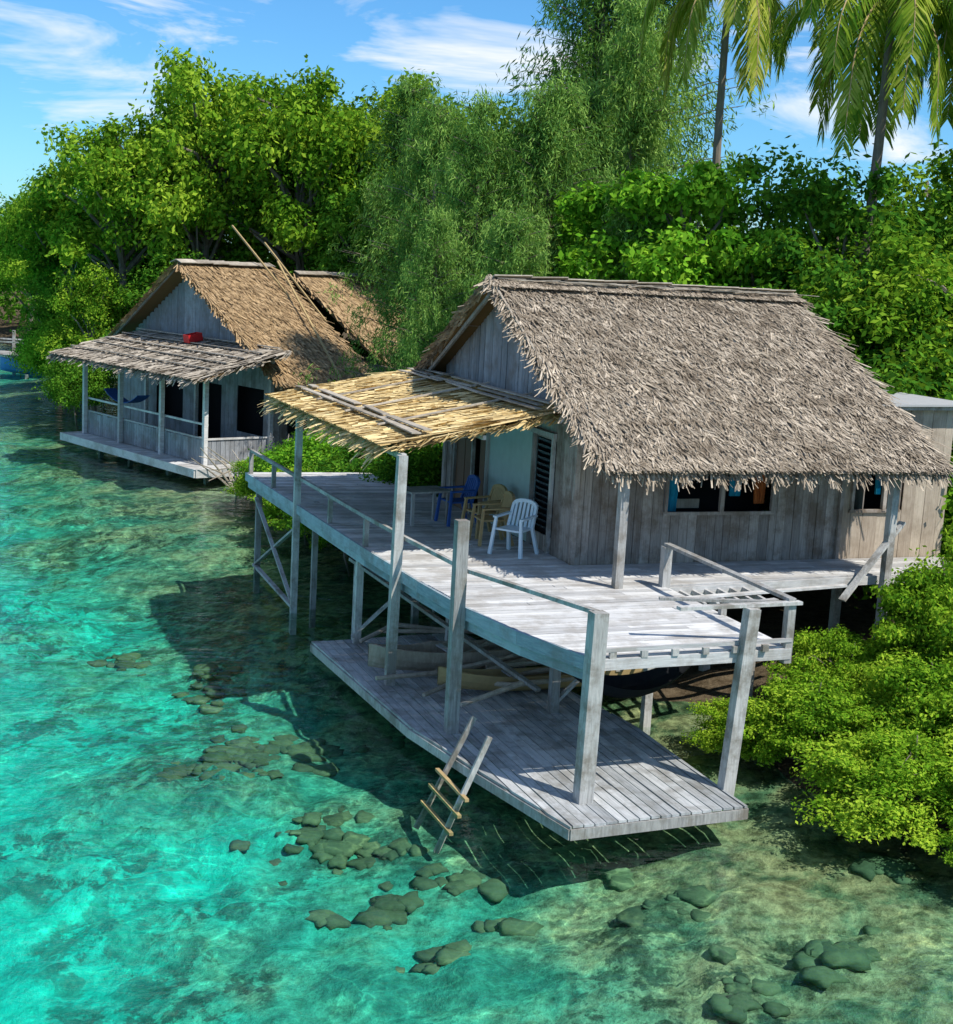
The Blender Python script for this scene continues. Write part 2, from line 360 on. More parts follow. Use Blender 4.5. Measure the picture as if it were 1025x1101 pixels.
p.box(-.08,-.04,4.58,4.85,2.5,4.5,1)
for k in range(15):
    z=2.85+k*.12; p.add([(-.02,1.12,z+.07),(-.02,1.96,z+.07),(.05,1.96,z),(.05,1.12,z)],[(0,1,2,3)],4)
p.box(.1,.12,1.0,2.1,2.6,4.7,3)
p.obj('porch_facade',['pale','brown','post','black','glass'],hut)
def window(name,x0,x1,z0,z1,mull,fy):
    f=MB()
    for a,b in (((x0-.05,fy,z0),(x1+.05,fy,z0)),((x0-.05,fy,z1),(x1+.05,fy,z1))): f.beam(a,b,.07,.06)
    for xx in (x0,x1): f.beam((xx,fy-.005,z0),(xx,fy-.005,z1),.06,.07)
    for xx in mull: f.beam((xx,fy-.01,z0),(xx,fy-.01,z1),.08,.08)
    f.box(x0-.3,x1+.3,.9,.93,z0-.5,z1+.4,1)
    def curtain(c0,c1,mi,zb):
        n=24; vs=[];fs=[]
        for k in range(n+1):
            xx=c0+(c1-c0)*k/n; yy=.16+.035*math.sin(k*1.9); vs+= [(xx,yy,z1),(c0+(c1-c0)*(.5+(k/n-.5)*.8),yy,zb)]
        for k in range(n): fs.append((2*k,2*k+1,2*k+3,2*k+2))
        f.add(vs,fs,mi)
    W_=x1-x0
    curtain(x0+.02,x0+W_*.16,2,z0+.0); curtain(x0+W_*.62,x0+W_*.75,2,z0+.3); curtain(x1-W_*.14,x1-.04,3,z0+.15)
    f.box(x0+.05,x0+W_*.45,.55,.6,z0,z0+.18,4)
    f.obj(name,['wall','black','blue','orange','tanwall'],hut)
window('window_pair',1.85,4.18,3.4,4.22,(3.05,),-.03)
window('window_small',6.0,7.1,3.42,4.25,(6.75,),-.06)
RS0,RS1=-.5,6.55; ZR=7.58
r=MB()
def slab(mb,pts,th,mi=0):
    vs=[tuple(p) for p in pts]+[(p[0],p[1],p[2]-th) for p in pts]; mb.add(vs,[(0,1,2,3),(7,6,5,4),(0,4,5,1),(1,5,6,2),(2,6,7,3),(3,7,4,0)],mi)
slab(r,[(RS0,3.75,ZR-.05),(RS1,3.75,ZR-.05),(RS1,-2.05,4.62),(RS0+.15,-2.05,4.62)],.1)
slab(r,[(RS1,3.751,ZR-.052),(RS0,3.751,ZR-.052),(RS0+.15,9.5,4.6),(RS1,9.5,4.6)],.1)
for k in range(9):
    s=RS0+.12+k*(RS1-RS0-.3)/8
    r.beam((s,3.7,ZR-.22),(s,-2.0,4.47),.06,.08,1); r.beam((s,3.8,ZR-.22),(s,9.4,4.47),.06,.08,1)
r.beam((RS0+.1,-2.0,4.5),(RS1-.1,-2.0,4.5),.06,.08,1)
for g_ in (2,-.5,5.5): r.beam((RS0,g_,zr(g_)+.02),(RS1,g_,zr(g_)+.02),.05,.05,1)
r.obj('roof_frame',['under','post'],hut)
Q=[thatch((RS0,3.75,ZR),(RS1-RS0,0,0),(.0,-5.9,-2.99),27000,L=(.3,.85),Wd=(.012,.045),jit=.34,lift=.10,rows=19,fringe=1500,fr_len=(.1,.42),edge_n=900),
   thatch((RS0,3.75,ZR),(RS1-RS0,0,0),(.0,5.9,-2.99),5000,L=(.5,.8),Wd=(.04,.08),rows=20,fringe=500,edge_n=500)]
Q.append(thatch((RS0,3.75,ZR+.07),(RS1-RS0,0,0),(0,-.5,-.2),1300,L=(.3,.5),Wd=(.02,.05),rows=2,jit=.3,lift=.04,edge_n=60))
Q.append(thatch((RS0,3.75,ZR+.07),(RS1-RS0,0,0),(0,.5,-.2),700,L=(.3,.5),Wd=(.02,.05),rows=2,jit=.3,lift=.04))
thatch_obj('thatch_roof','thatch',Q,hut)
k=MB()
for j in range(9):
    s=RS0+j*.8; k.beam((s,3.6+rnd(-.03,.03),ZR+.04),(min(s+.82,RS1),3.6+rnd(-.03,.03),ZR+.05+rnd(0,.03)),.26,.02,0,up=(0,.35,1))
for j in range(60):
    s=rnd(RS0,RS1-.6); k.beam((s,3.42+rnd(-.16,.12),ZR-.02+rnd(0,.06)),(s+rnd(.4,1.2),3.42+rnd(-.16,.12),ZR+rnd(-.03,.05)),.03,.01,0)
k.beam((RS0-.03,3.7,ZR+.02),(RS0+.0,.9,6.15),.05,.07,0); k.beam((RS0-.03,3.8,ZR+.02),(RS0+.0,8.6,5.1),.05,.07,0)
k.obj('ridge_boards',['thatch4'],hut)
k=MB(); k.beam((6.3,2.2,5.56),(8.6,2.2,5.6),4.9,.04,0); k.beam((6.4,-.2,5.5),(8.5,-.2,5.53),.05,.08,1); k.obj('shed_roof',['tin','post'],hut)
r=MB(); slab(r,[(.0,.35,5.28),(0,8.7,5.32),(-3.75,9.2,4.6),(-3.45,.05,4.6)],.05)
for k in range(8):
    gg=.5+k*1.17; r.beam((-.05,gg,5.18),(-3.55,gg,4.5),.07,.08,1)
r.beam((-3.4,-.1,4.47),(-3.6,9.2,4.47),.09,.1,1); r.beam((-1.8,.2,4.78),(-1.8,9,4.78),.07,.08,1)
r.obj('porch_roof_frame',['under','post'],hut)
Q=[thatch((-.02,.15,5.33),(-.1,8.8,.0),(-3.6,-.0,-.70),5500,L=(.6,1.3),Wd=(.03,.07),jit=.13,lift=.07,rows=7,fringe=750,fr_len=(.15,.5),edge_n=260)]
thatch_obj('porch_thatch','thatch3',Q,hut)
k=MB()
for (s0,n,g0,g1) in ((-.35,3,.15,8.5),(-3.1,2,.1,8.9)):
    for j in range(n):
        s=s0-j*.2 if s0>-1 else s0+j*.22; z=5.33+.70/3.6*s+.12
        a=g0+rnd(-.1,.6)
        while a<g1:
            L=rnd(1.6,3.4); k.beam((s+rnd(-.03,.03),a,z+rnd(0,.03)),(s+rnd(-.08,.08),min(a+L,g1),z+rnd(0,.03)),rnd(.1,.18),.025); a+=L+rnd(.02,.5)
for j in range(3):
    gg=2.2+j*2.3; k.beam((-.1,gg,5.42),(-3.3,gg-.3,4.8),.08,.025)
k.obj('porch_roof_boards',['thatch4'],hut)
EDGE=[(-3.75,11.4),(-3.58,6.5),(-3.45,2.),(-3.3,-1.),(-3.15,-2.9),(-2.88,-4.5),(-2.4,-6.05)]
A1=[(-3.2,-1.9),(-3.15,-2.9),(-2.88,-4.5),(-2.4,-6.05),(.85,-5.95),(.9,-1.9)]
A2=[(-3.75,11.4),(-3.58,6.5),(-3.45,2.),(-3.3,-1.),(-3.2,-1.9),(-.04,-1.9),(-.04,7.7),(-.6,11.4)]
Bp=[(-.04,-1.9),(.9,-1.9),(5.0,-1.5),(8.3,-1.2),(8.3,-.08),(-.04,-.08)]
d=MB()
planks(d,A1,DZ,0,.15,jit=.006); planks(d,A2,DZ,0,.15,jit=.006); planks(d,Bp,DZ+.003,0,.17)
d.obj('upper_deck',['deck'],hut)
bm=MB()
for a,b in zip(EDGE[:-1],EDGE[1:]):
    bm.beam((a[0]-.03,a[1],DZ-.1),(b[0]-.03,b[1],DZ-.1),.05,.2); bm.beam((a[0]+.06,a[1],DZ-.3),(b[0]+.06,b[1],DZ-.3),.07,.16,0)
bm.beam((-2.45,-6.1,DZ-.1),(.9,-6.0,DZ-.1),.05,.17,1); bm.beam((-2.45,-6.1,DZ+.11),(.9,-6.0,DZ+.11),.05,.06,1)
bm.beam((.9,-6.0,DZ-.1),(.95,-1.9,DZ-.1),.05,.16,1); bm.beam((.95,-1.95,DZ-.1),(8.3,-1.25,DZ-.1),.05,.16,1)
for k in range(12):
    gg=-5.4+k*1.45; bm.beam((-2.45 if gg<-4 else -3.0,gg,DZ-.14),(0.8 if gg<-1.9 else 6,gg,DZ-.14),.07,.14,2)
for k in range(6): bm.beam((1.2+k*.25,-2.9,DZ-.12),(1.3+k*.3,-.3,DZ-.12),.06,.08,1)
bm.beam((.9,-2.6,DZ-.06),(4.5,-2.2,DZ-.02),.12,.04,1); bm.beam((.9,-3.2,DZ-.1),(2.6,-2.9,DZ-.06),.12,.04,1)
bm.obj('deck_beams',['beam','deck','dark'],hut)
ps=MB()
def post(s,g,z0,z1,w=.16,ds=0,dg=0): ps.beam((s,g,z0),(s+ds,g+dg,z1),w,w)
post(-3.62,6.7,-1.9,4.5,.14); post(-3.5,-.15,.1,4.5,.16,.05); post(-3.3,-2.9,.1,3.86,.19); post(-2.45,-6.15,.1,3.14,.22,.05); post(-.1,-6.12,.1,3.1,.19,.2)
post(-3.55,10.9,-1.9,DZ-.2,.13); post(-2.9,4.2,-.9,DZ-.2,.13); post(-3.3,2.7,-.4,DZ-.2,.14); post(-1.2,-2.2,.1,DZ-.2,.15); post(.6,-2.2,-.3,DZ-.2,.15)
post(-1.6,2.,-.3,DZ-.2,.16); post(-1.0,6.,-.5,DZ-.2,.14); post(-3.1,7.0,-1.5,DZ,.12)
post(-.02,-1.95,DZ-.1,4.5,.15,.0,0); post(5.7,-1.75,1.2,4.5,.15); post(3,-1.6,0,DZ-.1,.15); post(5.9,0,0,DZ-.1,.15); post(0,0,-.2,DZ-.1,.16); post(3,0,0,DZ-.1,.16);post(8.2,-.5,0,DZ,.16);post(0,7.4,-.4,DZ,.16);post(3,5,0,DZ,.16);post(6,6,0,DZ,.16)
ps.beam((-3.6,10.8,.25),(-3.6,6.8,1.9),.09,.05); ps.beam((-3.64,10.8,1.9),(-3.64,6.8,.25),.09,.05); ps.beam((-3.62,10.9,.2),(-3.62,6.7,.12),.1,.06)
ps.beam((-3.4,2.7,.5),(-1.8,2.2,2.2),.1,.06); ps.beam((-3.4,3,2.),(-1.4,-2,.7),.1,.06); ps.beam((-1.2,-2.2,.5),(.6,-2.2,2.2),.1,.05)
ps.beam((4.6,-2.0,2.1),(6.0,-1.7,3.5),.16,.04)
ps.obj('support_posts',['post'],hut)
rl=MB()
def ex(g):
    gs=[e[1] for e in EDGE][::-1]; ss=[e[0] for e in EDGE][::-1]; return float(np.interp(g,gs,ss))
gl_=[11.2,9.,6.7,4.4,2.,-.15,-2.9]
for a,b in zip(gl_[:-1],gl_[1:]): rl.beam((ex(a)+.04,a,3.02),(ex(b)+.04,b,3.02),.07,.07)
for gg in (11.2,9.,4.4,2.): rl.beam((ex(gg)+.04,gg,DZ-.05),(ex(gg)+.04,gg,2.99),.09,.09)
rl.beam((ex(-2.9)+.02,-2.95,3.04),(-2.4,-6.1,3.12),.1,.06,up=(0,0,1))
rl.beam((-1.1,-6.08,3.13),(1.0,-6.0,3.13),.12,.05); rl.beam((-1.,-5.3,3.09),(.9,-5.9,3.11),.1,.04)
rl.beam((.86,-6.0,3.17),(.92,-1.9,3.2),.12,.05)
rl.beam((.86,-5.95,DZ-.25),(.86,-5.95,3.14),.13,.13); rl.beam((.9,-1.95,DZ-.1),(.9,-1.95,3.17),.15,.15); rl.beam((.88,-4,DZ-.05),(.88,-4,DZ+.12),.1,.1)
for k in range(6): rl.beam((-2.1+k*.5,-6.08,DZ-.02),(-2.1+k*.5,-6.08,DZ+.08),.1,.06)
rl.obj('railings',['post'],hut)
low=empty('lower_wooden_dock',(C[0],C[1],0),TH)
LP=[(-4.15,2.95),(-3.86,-2.46),(-3.5,-4.6),(-3.02,-7.),(-.15,-6.85),(-.15,-5.6),(-.1,-3.2),(-.9,3.2)]
d=MB(); planks(d,LP,.36,1,.17,.035,.018,jit=.007); d.obj('dock_planks',['ldeck'],low)
d=MB()
for a,b in zip(LP,LP[1:]+LP[:1]): d.beam((a[0],a[1],.24),(b[0],b[1],.24),.05,.15)
for gg in (-6.,-4.5,-2.5,-.5,1.5): d.beam((-2.9 if gg<-3 else -3.7,gg,.22),(-.3,gg,.22),.1,.12,1)
for s,g_ in ((-2.0,-5.2),(-.8,-5.0),(-2.6,-3.2),(-3.0,1),(-1.7,-4),(-1.5,-1)): d.beam((s,g_,-1.5),(s,g_,.2),.13,.13,1)
d.obj('dock_frame',['post','dark'],low)
b=MB()
for k_ in range(14):
    s=rnd(-2.6,-.6); g_=rnd(-1.8,3); b.tube([(s-rnd(1,2.)*.7,g_+rnd(-.6,.6),.42+rnd(0,.2)),(s,g_,.5+rnd(0,.3)),(s+rnd(1,2),g_+rnd(-.7,.7),.45+rnd(0,.5))],[.04,.05,.03],6)
do=b.obj('stored_poles',['thatch4']); do.location=(C[0],C[1],0); do.rotation_euler=(0,0,TH)
ld=MB()
for gg in (-4.05,-5.0): ld.beam((-3.35-(gg+4)*-.12,gg,1.0),(-4.2,gg+.05,-.75),.08,.05)
for zz in (.12,-.12,-.38):
    s=-3.72-.48*(.42-zz)*.9; ld.beam((s,-3.85,zz),(s,-5.2,zz),.06,.045,1)
lo=ld.obj('swim_ladder',['post','wicker']); lo.location=(C[0],C[1],0); lo.rotation_euler=(0,0,TH)
def canoe(name,mat,loc,rz,L=4.5,Wd=.55,Hh=.38):
    b=MB(); n=16;k=9; vs=[];fs=[]
    for inner in (0,1):
        for i_ in range(n+1):
            t=i_/n*2-1; hw=Wd/2*(1-abs(t)**2.6)**.8+.02; hw-=inner*.035 if hw>.06 else 0; rise=.22*abs(t)**3
            for j in range(k):
                a=math.pi*j/(k-1); vs.append((t*L/2*(1-inner*.02),-math.cos(a)*hw,rise+Hh-math.sin(a)**.8*(Hh-inner*.05)))
    o=(n+1)*k
    for q in (0,o):
        for i_ in range(n):
            for j in range(k-1): fs.append((q+i_*k+j,q+(i_+1)*k+j,q+(i_+1)*k+j+1,q+i_*k+j+1))
    for i_ in range(n):
        for j in (0,k-1): fs.append((i_*k+j,(i_+1)*k+j,o+(i_+1)*k+j,o+i_*k+j))
    b.add(vs,fs,0,.5)
    for t in (-.4,.1,.5): b.beam((t*L/2,-Wd/2,Hh),(t*L/2,Wd/2,Hh),.12,.03,1)
    ob=b.obj(name,[mat,'post']); ob.location=loc; ob.rotation_euler=(0,0,rz); return ob
def loc(s,g,z): return (C[0]+s*math.cos(TH)-g*math.sin(TH),C[1]+s*math.sin(TH)+g*math.cos(TH),z)
canoe('dugout_canoe','tanwall',loc(-1.2,.6,.375),TH+.12,5.2,.7,.42)
canoe('dugout_canoe','wicker',loc(-.6,-.9,.375),TH+.05,4.6,.55,.32)
h=MB(); n=20;k=6; vs=[];fs=[]
p0=Vector((-1.9,-2.9,1.95)); p1=Vector((1.1,-3.4,1.85))
for i_ in range(n+1):
    t=i_/n; c=p0.lerp(p1,t); c.z-=1.15*4*t*(1-t)*.9; wd=.42*math.sin(math.pi*min(max((t-.08)/.84,0),1))**.6+.015
    for j in range(k):
        a=(j/(k-1)-.5)*2; vs.append((c.x,c.y+a*wd,c.z+.25*a*a*(wd/.42)))
for i_ in range(n):
    for j in range(k-1): fs.append((i_*k+j,(i_+1)*k+j,(i_+1)*k+j+1,i_*k+j+1))
h.add(vs,fs,0,.5); ho=h.obj('hammock',['net']); ho.location=(C[0],C[1],0); ho.rotation_euler=(0,0,TH)
def chair(name,mat,s,g,rz,slat=5,sc=1.12):
    b=MB()
    b.poly([(-.25,-.22),(.25,-.24),(.22,.22),(-.22,.22)],.42,.45)
    for sx in (-1,1):
        b.beam((sx*.3,-.28,0),(sx*.24,-.22,.64),.06,.05,taper=.8); b.beam((sx*.28,.34,0),(sx*.23,.2,.45),.06,.05,taper=.9)
        b.beam((sx*.23,.2,.44),(sx*.22,.33,.8),.05,.05); b.beam((sx*.26,-.24,.64),(sx*.25,.28,.66),.07,.03)
    for j in range(slat):
        x=-.16+.32*j/(slat-1); b.beam((x,.215,.45),(x*.95,.335,.86),.045,.02)
    pts=[(math.cos(a)*-.22,.33+.01*math.sin(a),.8+.09*math.sin(a)) for a in np.linspace(0,math.pi,9)]
    for a,c in zip(pts[:-1],pts[1:]): b.beam(a,c,.05,.06)
    ob=b.obj(name,[mat]); ob.location=loc(s,g,DZ+.008); ob.rotation_euler=(0,0,rz); ob.scale=(sc,)*3
chair('white_plastic_chair','plastic',-.78,1.0,TH-.9)
chair('wicker_chair','wicker',-.85,2.1,TH-1.6,7)
chair('wicker_chair','wicker',-.7,2.9,TH-1.4,7)
chair('blue_chair','bluepl',-.8,4.2,TH-1.5,5)
t=MB(); t.box(-.5,.5,-.35,.35,.68,.72)
for a in (-.42,.42):
    for b_ in (-.28,.28): t.beam((a,b_,0),(a,b_,.68),.06,.06)
to=t.obj('porch_table',['post']); to.location=loc(-1.5,4.3,DZ+.008); to.rotation_euler=(0,0,TH+.2)
# ------------------------------------------------------------ far hut
T2=math.radians(41); O2=(-9.63,48.47)
def loc2(s,g,z): return (O2[0]+s*math.cos(T2)-g*math.sin(T2),O2[1]+s*math.sin(T2)+g*math.cos(T2),z)
h2=empty('thatched_stilt_hut',(O2[0],O2[1],0),T2)
d=MB(); planks(d,[(0,0),(0,10.5),(4,11),(4,-.2)],.5,0,.2)
d.beam((-.03,0,.36),(-.03,10.5,.36),.05,.3); d.beam((0,-.03,.36),(4,-.23,.36),.05,.3)
for gg in (1.3,4,7,9.5): d.beam((1.2,gg,-2.4),(1.2,gg,.4),.16,.16,1); d.beam((3,gg,-1),(3,gg,.4),.16,.16,1)
x=.9
while x<10.: d.box(.85,.88,x,x+.17,.52,1.35+rnd(-.02,.02),2); x+=.185
d.beam((.9,.8,1.4),(.9,10.1,1.4),.09,.06); d.beam((.9,.8,1.9),(.9,10.1,1.9),.07,.07)
x=.9
while x<3.6: d.box(x,x+.17,.8,.83,.52,1.35,2); x+=.185
d.beam((.9,.8,1.4),(3.6,.8,1.4),.09,.06)
for gg in (.7,3.8,7,10): d.beam((.75,gg,.5),(.75,gg,3.7),.15,.15)
for gg in (.7,6,10): d.beam((3.4,gg,.5),(3.4,gg,4.2),.13,.13)
d.obj('deck',['deck','post','gable'],h2)
w=MB()
def z2(g): return 3.4+(min(g,13.6-g)+.3)*.556-.15
wallboards(w,1,3.7,1.,12.6,.5,z2,[(1.6,3.4,1.3,3.),(4.6,6.4,.4,2.9),(7.4,9.8,1.3,2.9)],w=.3,mi=0); wallboards(w,0,1.,3.7,7.,.5,z2(1),[(4.3,5.9,1.4,2.8)],w=.3,mi=1)
wallboards(w,0,12.6,3.7,7.,.5,z2(12.6),w=.4,out=1); wallboards(w,1,7.,1,12.6,.5,z2,w=.4,out=1)
w.box(4.2,4.25,1.2,12,.6,4.,2); w.obj('walls',['gable','wall','black'],h2)
r=MB()
slab(r,[(2.9,6.8,7.33),(7.1,6.8,7.33),(7.3,-.3,3.38),(3.1,-.3,3.38)],.12); slab(r,[(7.1,6.801,7.328),(2.9,6.801,7.328),(3.1,13.9,3.38),(7.3,13.9,3.38)],.12)
slab(r,[(3.6,-.2,4.5),(3.6,10.8,4.5),(-.2,10.9,3.55),(-.2,-.4,3.55)],.06)
r.beam((2.95,6.7,7.2),(3.1,-.2,3.3),.07,.12,1); r.beam((2.95,6.9,7.2),(3.1,13.8,3.3),.07,.12,1)
for k_ in range(8): r.beam((3.5,.0+k_*1.5,4.38),(-.15,k_*1.5,3.43),.07,.08,1)
slab(r,[(8,6.5,7.1),(12.,6.5,7.1),(12.2,-.6,3.6),(8,-.6,3.6)],.12); slab(r,[(12,6.501,7.098),(8,6.501,7.098),(8,12,3.9),(12,12,3.9)],.12)
r.box(8.3,11.7,.5,11.5,.3,3.9,1)
r.obj('roof_frame',['under','wall'],h2)
Q=[thatch((2.9,6.8,7.38),(4.2,0,0),(.2,-7.15,-3.98),9000,L=(.5,1.),Wd=(.035,.075),jit=.25,lift=.12,rows=16,fringe=700,edge_n=500),
   thatch((2.9,6.8,7.38),(4.2,0,0),(.2,7.15,-3.98),2500,L=(.6,1.),Wd=(.05,.1),rows=16,edge_n=400),
   thatch((8,6.5,7.15),(4,0,0),(.2,-7.1,-3.5),4000,L=(.5,1.),Wd=(.05,.1),rows=16,fringe=300,edge_n=200)]
thatch_obj('thatch_roof','thatch2',Q,h2)
Q=[thatch((3.6,-.3,4.56),(0,11.1,0),(-3.85,0,-.96),3500,L=(.6,1.3),Wd=(.05,.1),jit=.2,lift=.08,rows=6,fringe=500,edge_n=120)]
thatch_obj('porch_thatch','thatch4',Q,h2)
k=MB()
for j in range(6):
    s=2.85+j*.7
    for dy in (-.22,.22): k.beam((s,6.8+dy,7.42),(s+.7,6.8+dy+rnd(-.03,.03),7.42+rnd(0,.04)),.42,.03,0,up=(0,dy*1.2,1))
for j in range(5): k.beam((8+j*.8,6.3,7.2),(8.8+j*.8,6.3,7.2+rnd(0,.04)),.4,.03,0,up=(0,-.3,1))
k.beam((6.6,4.5,6.2),(6.0,8.0,8.9),.06,.06,1); k.beam((7.4,3.2,5.4),(6.9,7.,8.3),.06,.06,1); k.beam((5.6,-.4,3.6),(6.9,6.,7.6),.07,.05,1)
for j in range(5): k.beam((3.4-j*.7,rnd(0,.3),4.62-j*.175),(3.4-j*.7+rnd(-.2,.2),10.5+rnd(0,.2),4.62-j*.175),.12,.03,0)
k.obj('roof_boards',['thatch4','wicker'],h2)
c=MB()
c.box(-.42,.42,-.3,.3,0,.05)
for a in ((-.42,-.38),(.38,.42)): c.box(a[0],a[1],-.3,.3,.05,.42)
for a in ((-.3,-.26),(.26,.3)): c.box(-.38,.38,a[0],a[1],.05,.42)
co=c.obj('red_crate',['red']); co.location=loc2(2.9,5.4,4.47); co.rotation_euler=(0,-.2,T2); co.scale=(.7,.7,.7)
hm=MB()
for t in range(12):
    a=t/12;b_=(t+1)/12; hm.beam((1.6,6.8+2.8*a,2.3-1.6*a*(1-a)),(1.6,6.8+2.8*b_,2.3-1.6*b_*(1-b_)),.5,.03)
hm.obj('hammock',['bluepl'],h2)
b=MB()
for k_ in range(34):
    bx,by=rnd(-.8,1.2),rnd(-1.2,.6); a=rnd(0,6.28); L=rnd(.8,2.2); b.tube([(bx,by,-.2),(bx+math.cos(a)*L*.4,by+math.sin(a)*L*.4,rnd(.3,.9)),(bx+math.cos(a+.4)*L,by+math.sin(a+.4)*L,rnd(.5,1.8))],[.05,.035,.012],5)
do=b.obj('driftwood_branches',['thatch4']); do.location=loc2(1.3,-1.8,0)
# distant jetty and boat
j=MB(); planks(j,[(-6,0),(-6,3),(3,3),(3,0)],.6,1,.25)
for a in range(5):
    for b_ in (0.1,2.9): j.beam((-5.8+a*2.1,b_,-2.5),(-5.8+a*2.1,b_,2.0 if a%2 else 1.5),.16,.16)
j.beam((-6,0.1,1.4),(3,.1,1.4),.08,.1); j.beam((-6,2.9,1.4),(3,2.9,1.4),.08,.1); j.beam((1,1,.6),(1,1,3.2),.18,.18); j.beam((2.2,1,.6),(2.2,1,3.),.15,.15); j.beam((.6,1,2.7),(2.8,1,2.7),.1,.1)
jo=j.obj('wooden_jetty',['post']); jo.location=(-28.0,93,0); jo.rotation_euler=(0,0,-.1)
canoe('blue_motorboat','boat',(-26.8,87.5,-.1),.1,5.,1.4,.8)
# ------------------------------------------------------------ vegetation meshes
def lumps(W_,H_,z0,n,rr):
    v=norm(rng.normal(size=(n,3))); rad=rng.uniform(.35,.95,n)[:,None]
    v[:,2]=np.where(v[:,2]<-.5,-v[:,2],v[:,2])
    c=v*rad*np.array([W_/2,W_/2,H_/2])+np.array([0,0,z0+H_/2]); r=rng.uniform(rr[0],rr[1],n); return c,r
def leafcloud(c,r,per,leaf,flat=.7,upb=.5,asp=.5):
    n=len(c); idx=np.repeat(np.arange(n),per); N=len(idx)
    d=norm(rng.normal(size=(N,3))); rad=r[idx]*rng.uniform(.35,1.12,N)**.7
    rad*=1+.3*np.sin(d[:,0]*5+idx)+.25*np.sin(d[:,1]*7+idx*2)
    p=c[idx]+d*rad[:,None]*np.array([1,1,flat])
    nn=norm(d*.7+np.array([0,0,upb])+rng.normal(size=(N,3))*.55); t=norm(rng.normal(size=(N,3)))
    L=rng.uniform(leaf*.7,leaf*1.4,N); return leafquads(p,nn,t,L,L*asp)
def join(name,me1,b,mats):
    me2=b.mesh(name,mats); bm_=bmesh.new(); bm_.from_mesh(me1); bm_.from_mesh(me2)
    bm_.to_mesh(me1); bm_.free(); bpy.data.meshes.remove(me2); return me1
def tree_mesh(name,H_,W_,leafmat_,leaf=.2,nl=60,per=420,trunk=.3,crown0=.25,rr=(.09,.16),flat=.7,asp=.5):
    z0=H_*crown0; c,r=lumps(W_*.85,(H_-z0)*.92,z0,nl,(W_*rr[0],W_*rr[1]))
    V=leafcloud(c,r,per,leaf,flat,asp=asp); R=rng.uniform(0,1,len(V))
    me1=quads_mesh(name,V,R,np.zeros(len(V)),[leafmat_,'bark'])
    b=MB(); top=H_*.8; tp=[(0,0,-.6)]; x=y=0
    for i_ in range(1,7): x+=rnd(-.25,.25); y+=rnd(-.25,.25); tp.append((x,y,-.6+(top+.6)*i_/6))
    b.tube(tp,[trunk*(1-.14*i_) for i_ in range(7)],8,1)
    for i_ in range(min(nl,34)):
        e=Vector(c[i_]); zf=max(H_*.12,min(e.z-.25*H_*rnd(.3,1),top)); f_=(zf+.6)/(top+.6)*6; k_=min(int(f_),5); a=Vector(tp[k_]).lerp(Vector(tp[k_+1]),f_-k_)
        m_=a.lerp(e,.5)+Vector((rnd(-.3,.3),rnd(-.3,.3),rnd(-.1,.5))); b.tube([a,m_,e],[trunk*.35,trunk*.22,trunk*.08],5,1)
    return join(name,me1,b,[leafmat_,'bark'])
def casuarina_mesh(name,H_,W_,nb=120,per=260,trunk=.22):
    b=MB(); Q=[]; tp=[(0,0,-.5)]; x=y=0
    for i_ in range(1,9): x+=rnd(-.12,.12); y+=rnd(-.12,.12); tp.append((x,y,-.5+(H_+.3)*i_/8))
    b.tube(tp,[trunk*(1-.115*i_) for i_ in range(9)],7,1)
    for i_ in range(nb):
        f_=rnd(.12,.99)**.8; zz=H_*f_; L=W_/2*(1-f_)**.55*rnd(.45,1.2)+.35; an=rnd(0,6.283)
        kk=min(int(f_*8),7); base=Vector(tp[kk]).lerp(Vector(tp[kk+1]),f_*8-kk)
        dirv=Vector((math.cos(an),math.sin(an),0))
        pts=[base+dirv*(L*t)+Vector((0,0,L*(.6*t-.25*t*t))) for t in (0,.35,.7,1)]
        b.tube(pts,[trunk*.2,trunk*.1,.015,.008],4,1)
        n=int(per*(.4+L/W_*1.6))
        nbun=8; bt=rng.uniform(.2,1.05,nbun); bo=rng.normal(size=(nbun,3))*(.12*L+.12); bi=rng.integers(0,nbun,n)
        t=np.clip(bt[bi]+rng.normal(size=n)*.05,0,1.15)
        P0=np.array(base)+np.array(dirv)*(L*t)[:,None]; P0[:,2]+=L*(.6*t-.25*t*t)
        P0+=bo[bi]+rng.normal(size=(n,3))*np.array([.11,.11,.2]); P0[:,2]-=rng.uniform(0,.35,n)
        dr=norm(np.array(dirv)*.35+np.array([0,0,-.75])+rng.normal(size=(n,3))*.38)
        nn=norm(rng.normal(size=(n,3))+np.array([0,0,.5])); ln=rng.uniform(.15,.32,n); Q.append(leafquads(P0,nn,dr,ln,rng.uniform(.03,.05,n)))
    V=np.concatenate(Q); me1=quads_mesh(name,V,rng.uniform(0,1,len(V)),np.zeros(len(V)),['needle','bark'])
    return join(name,me1,b,['needle','bark'])
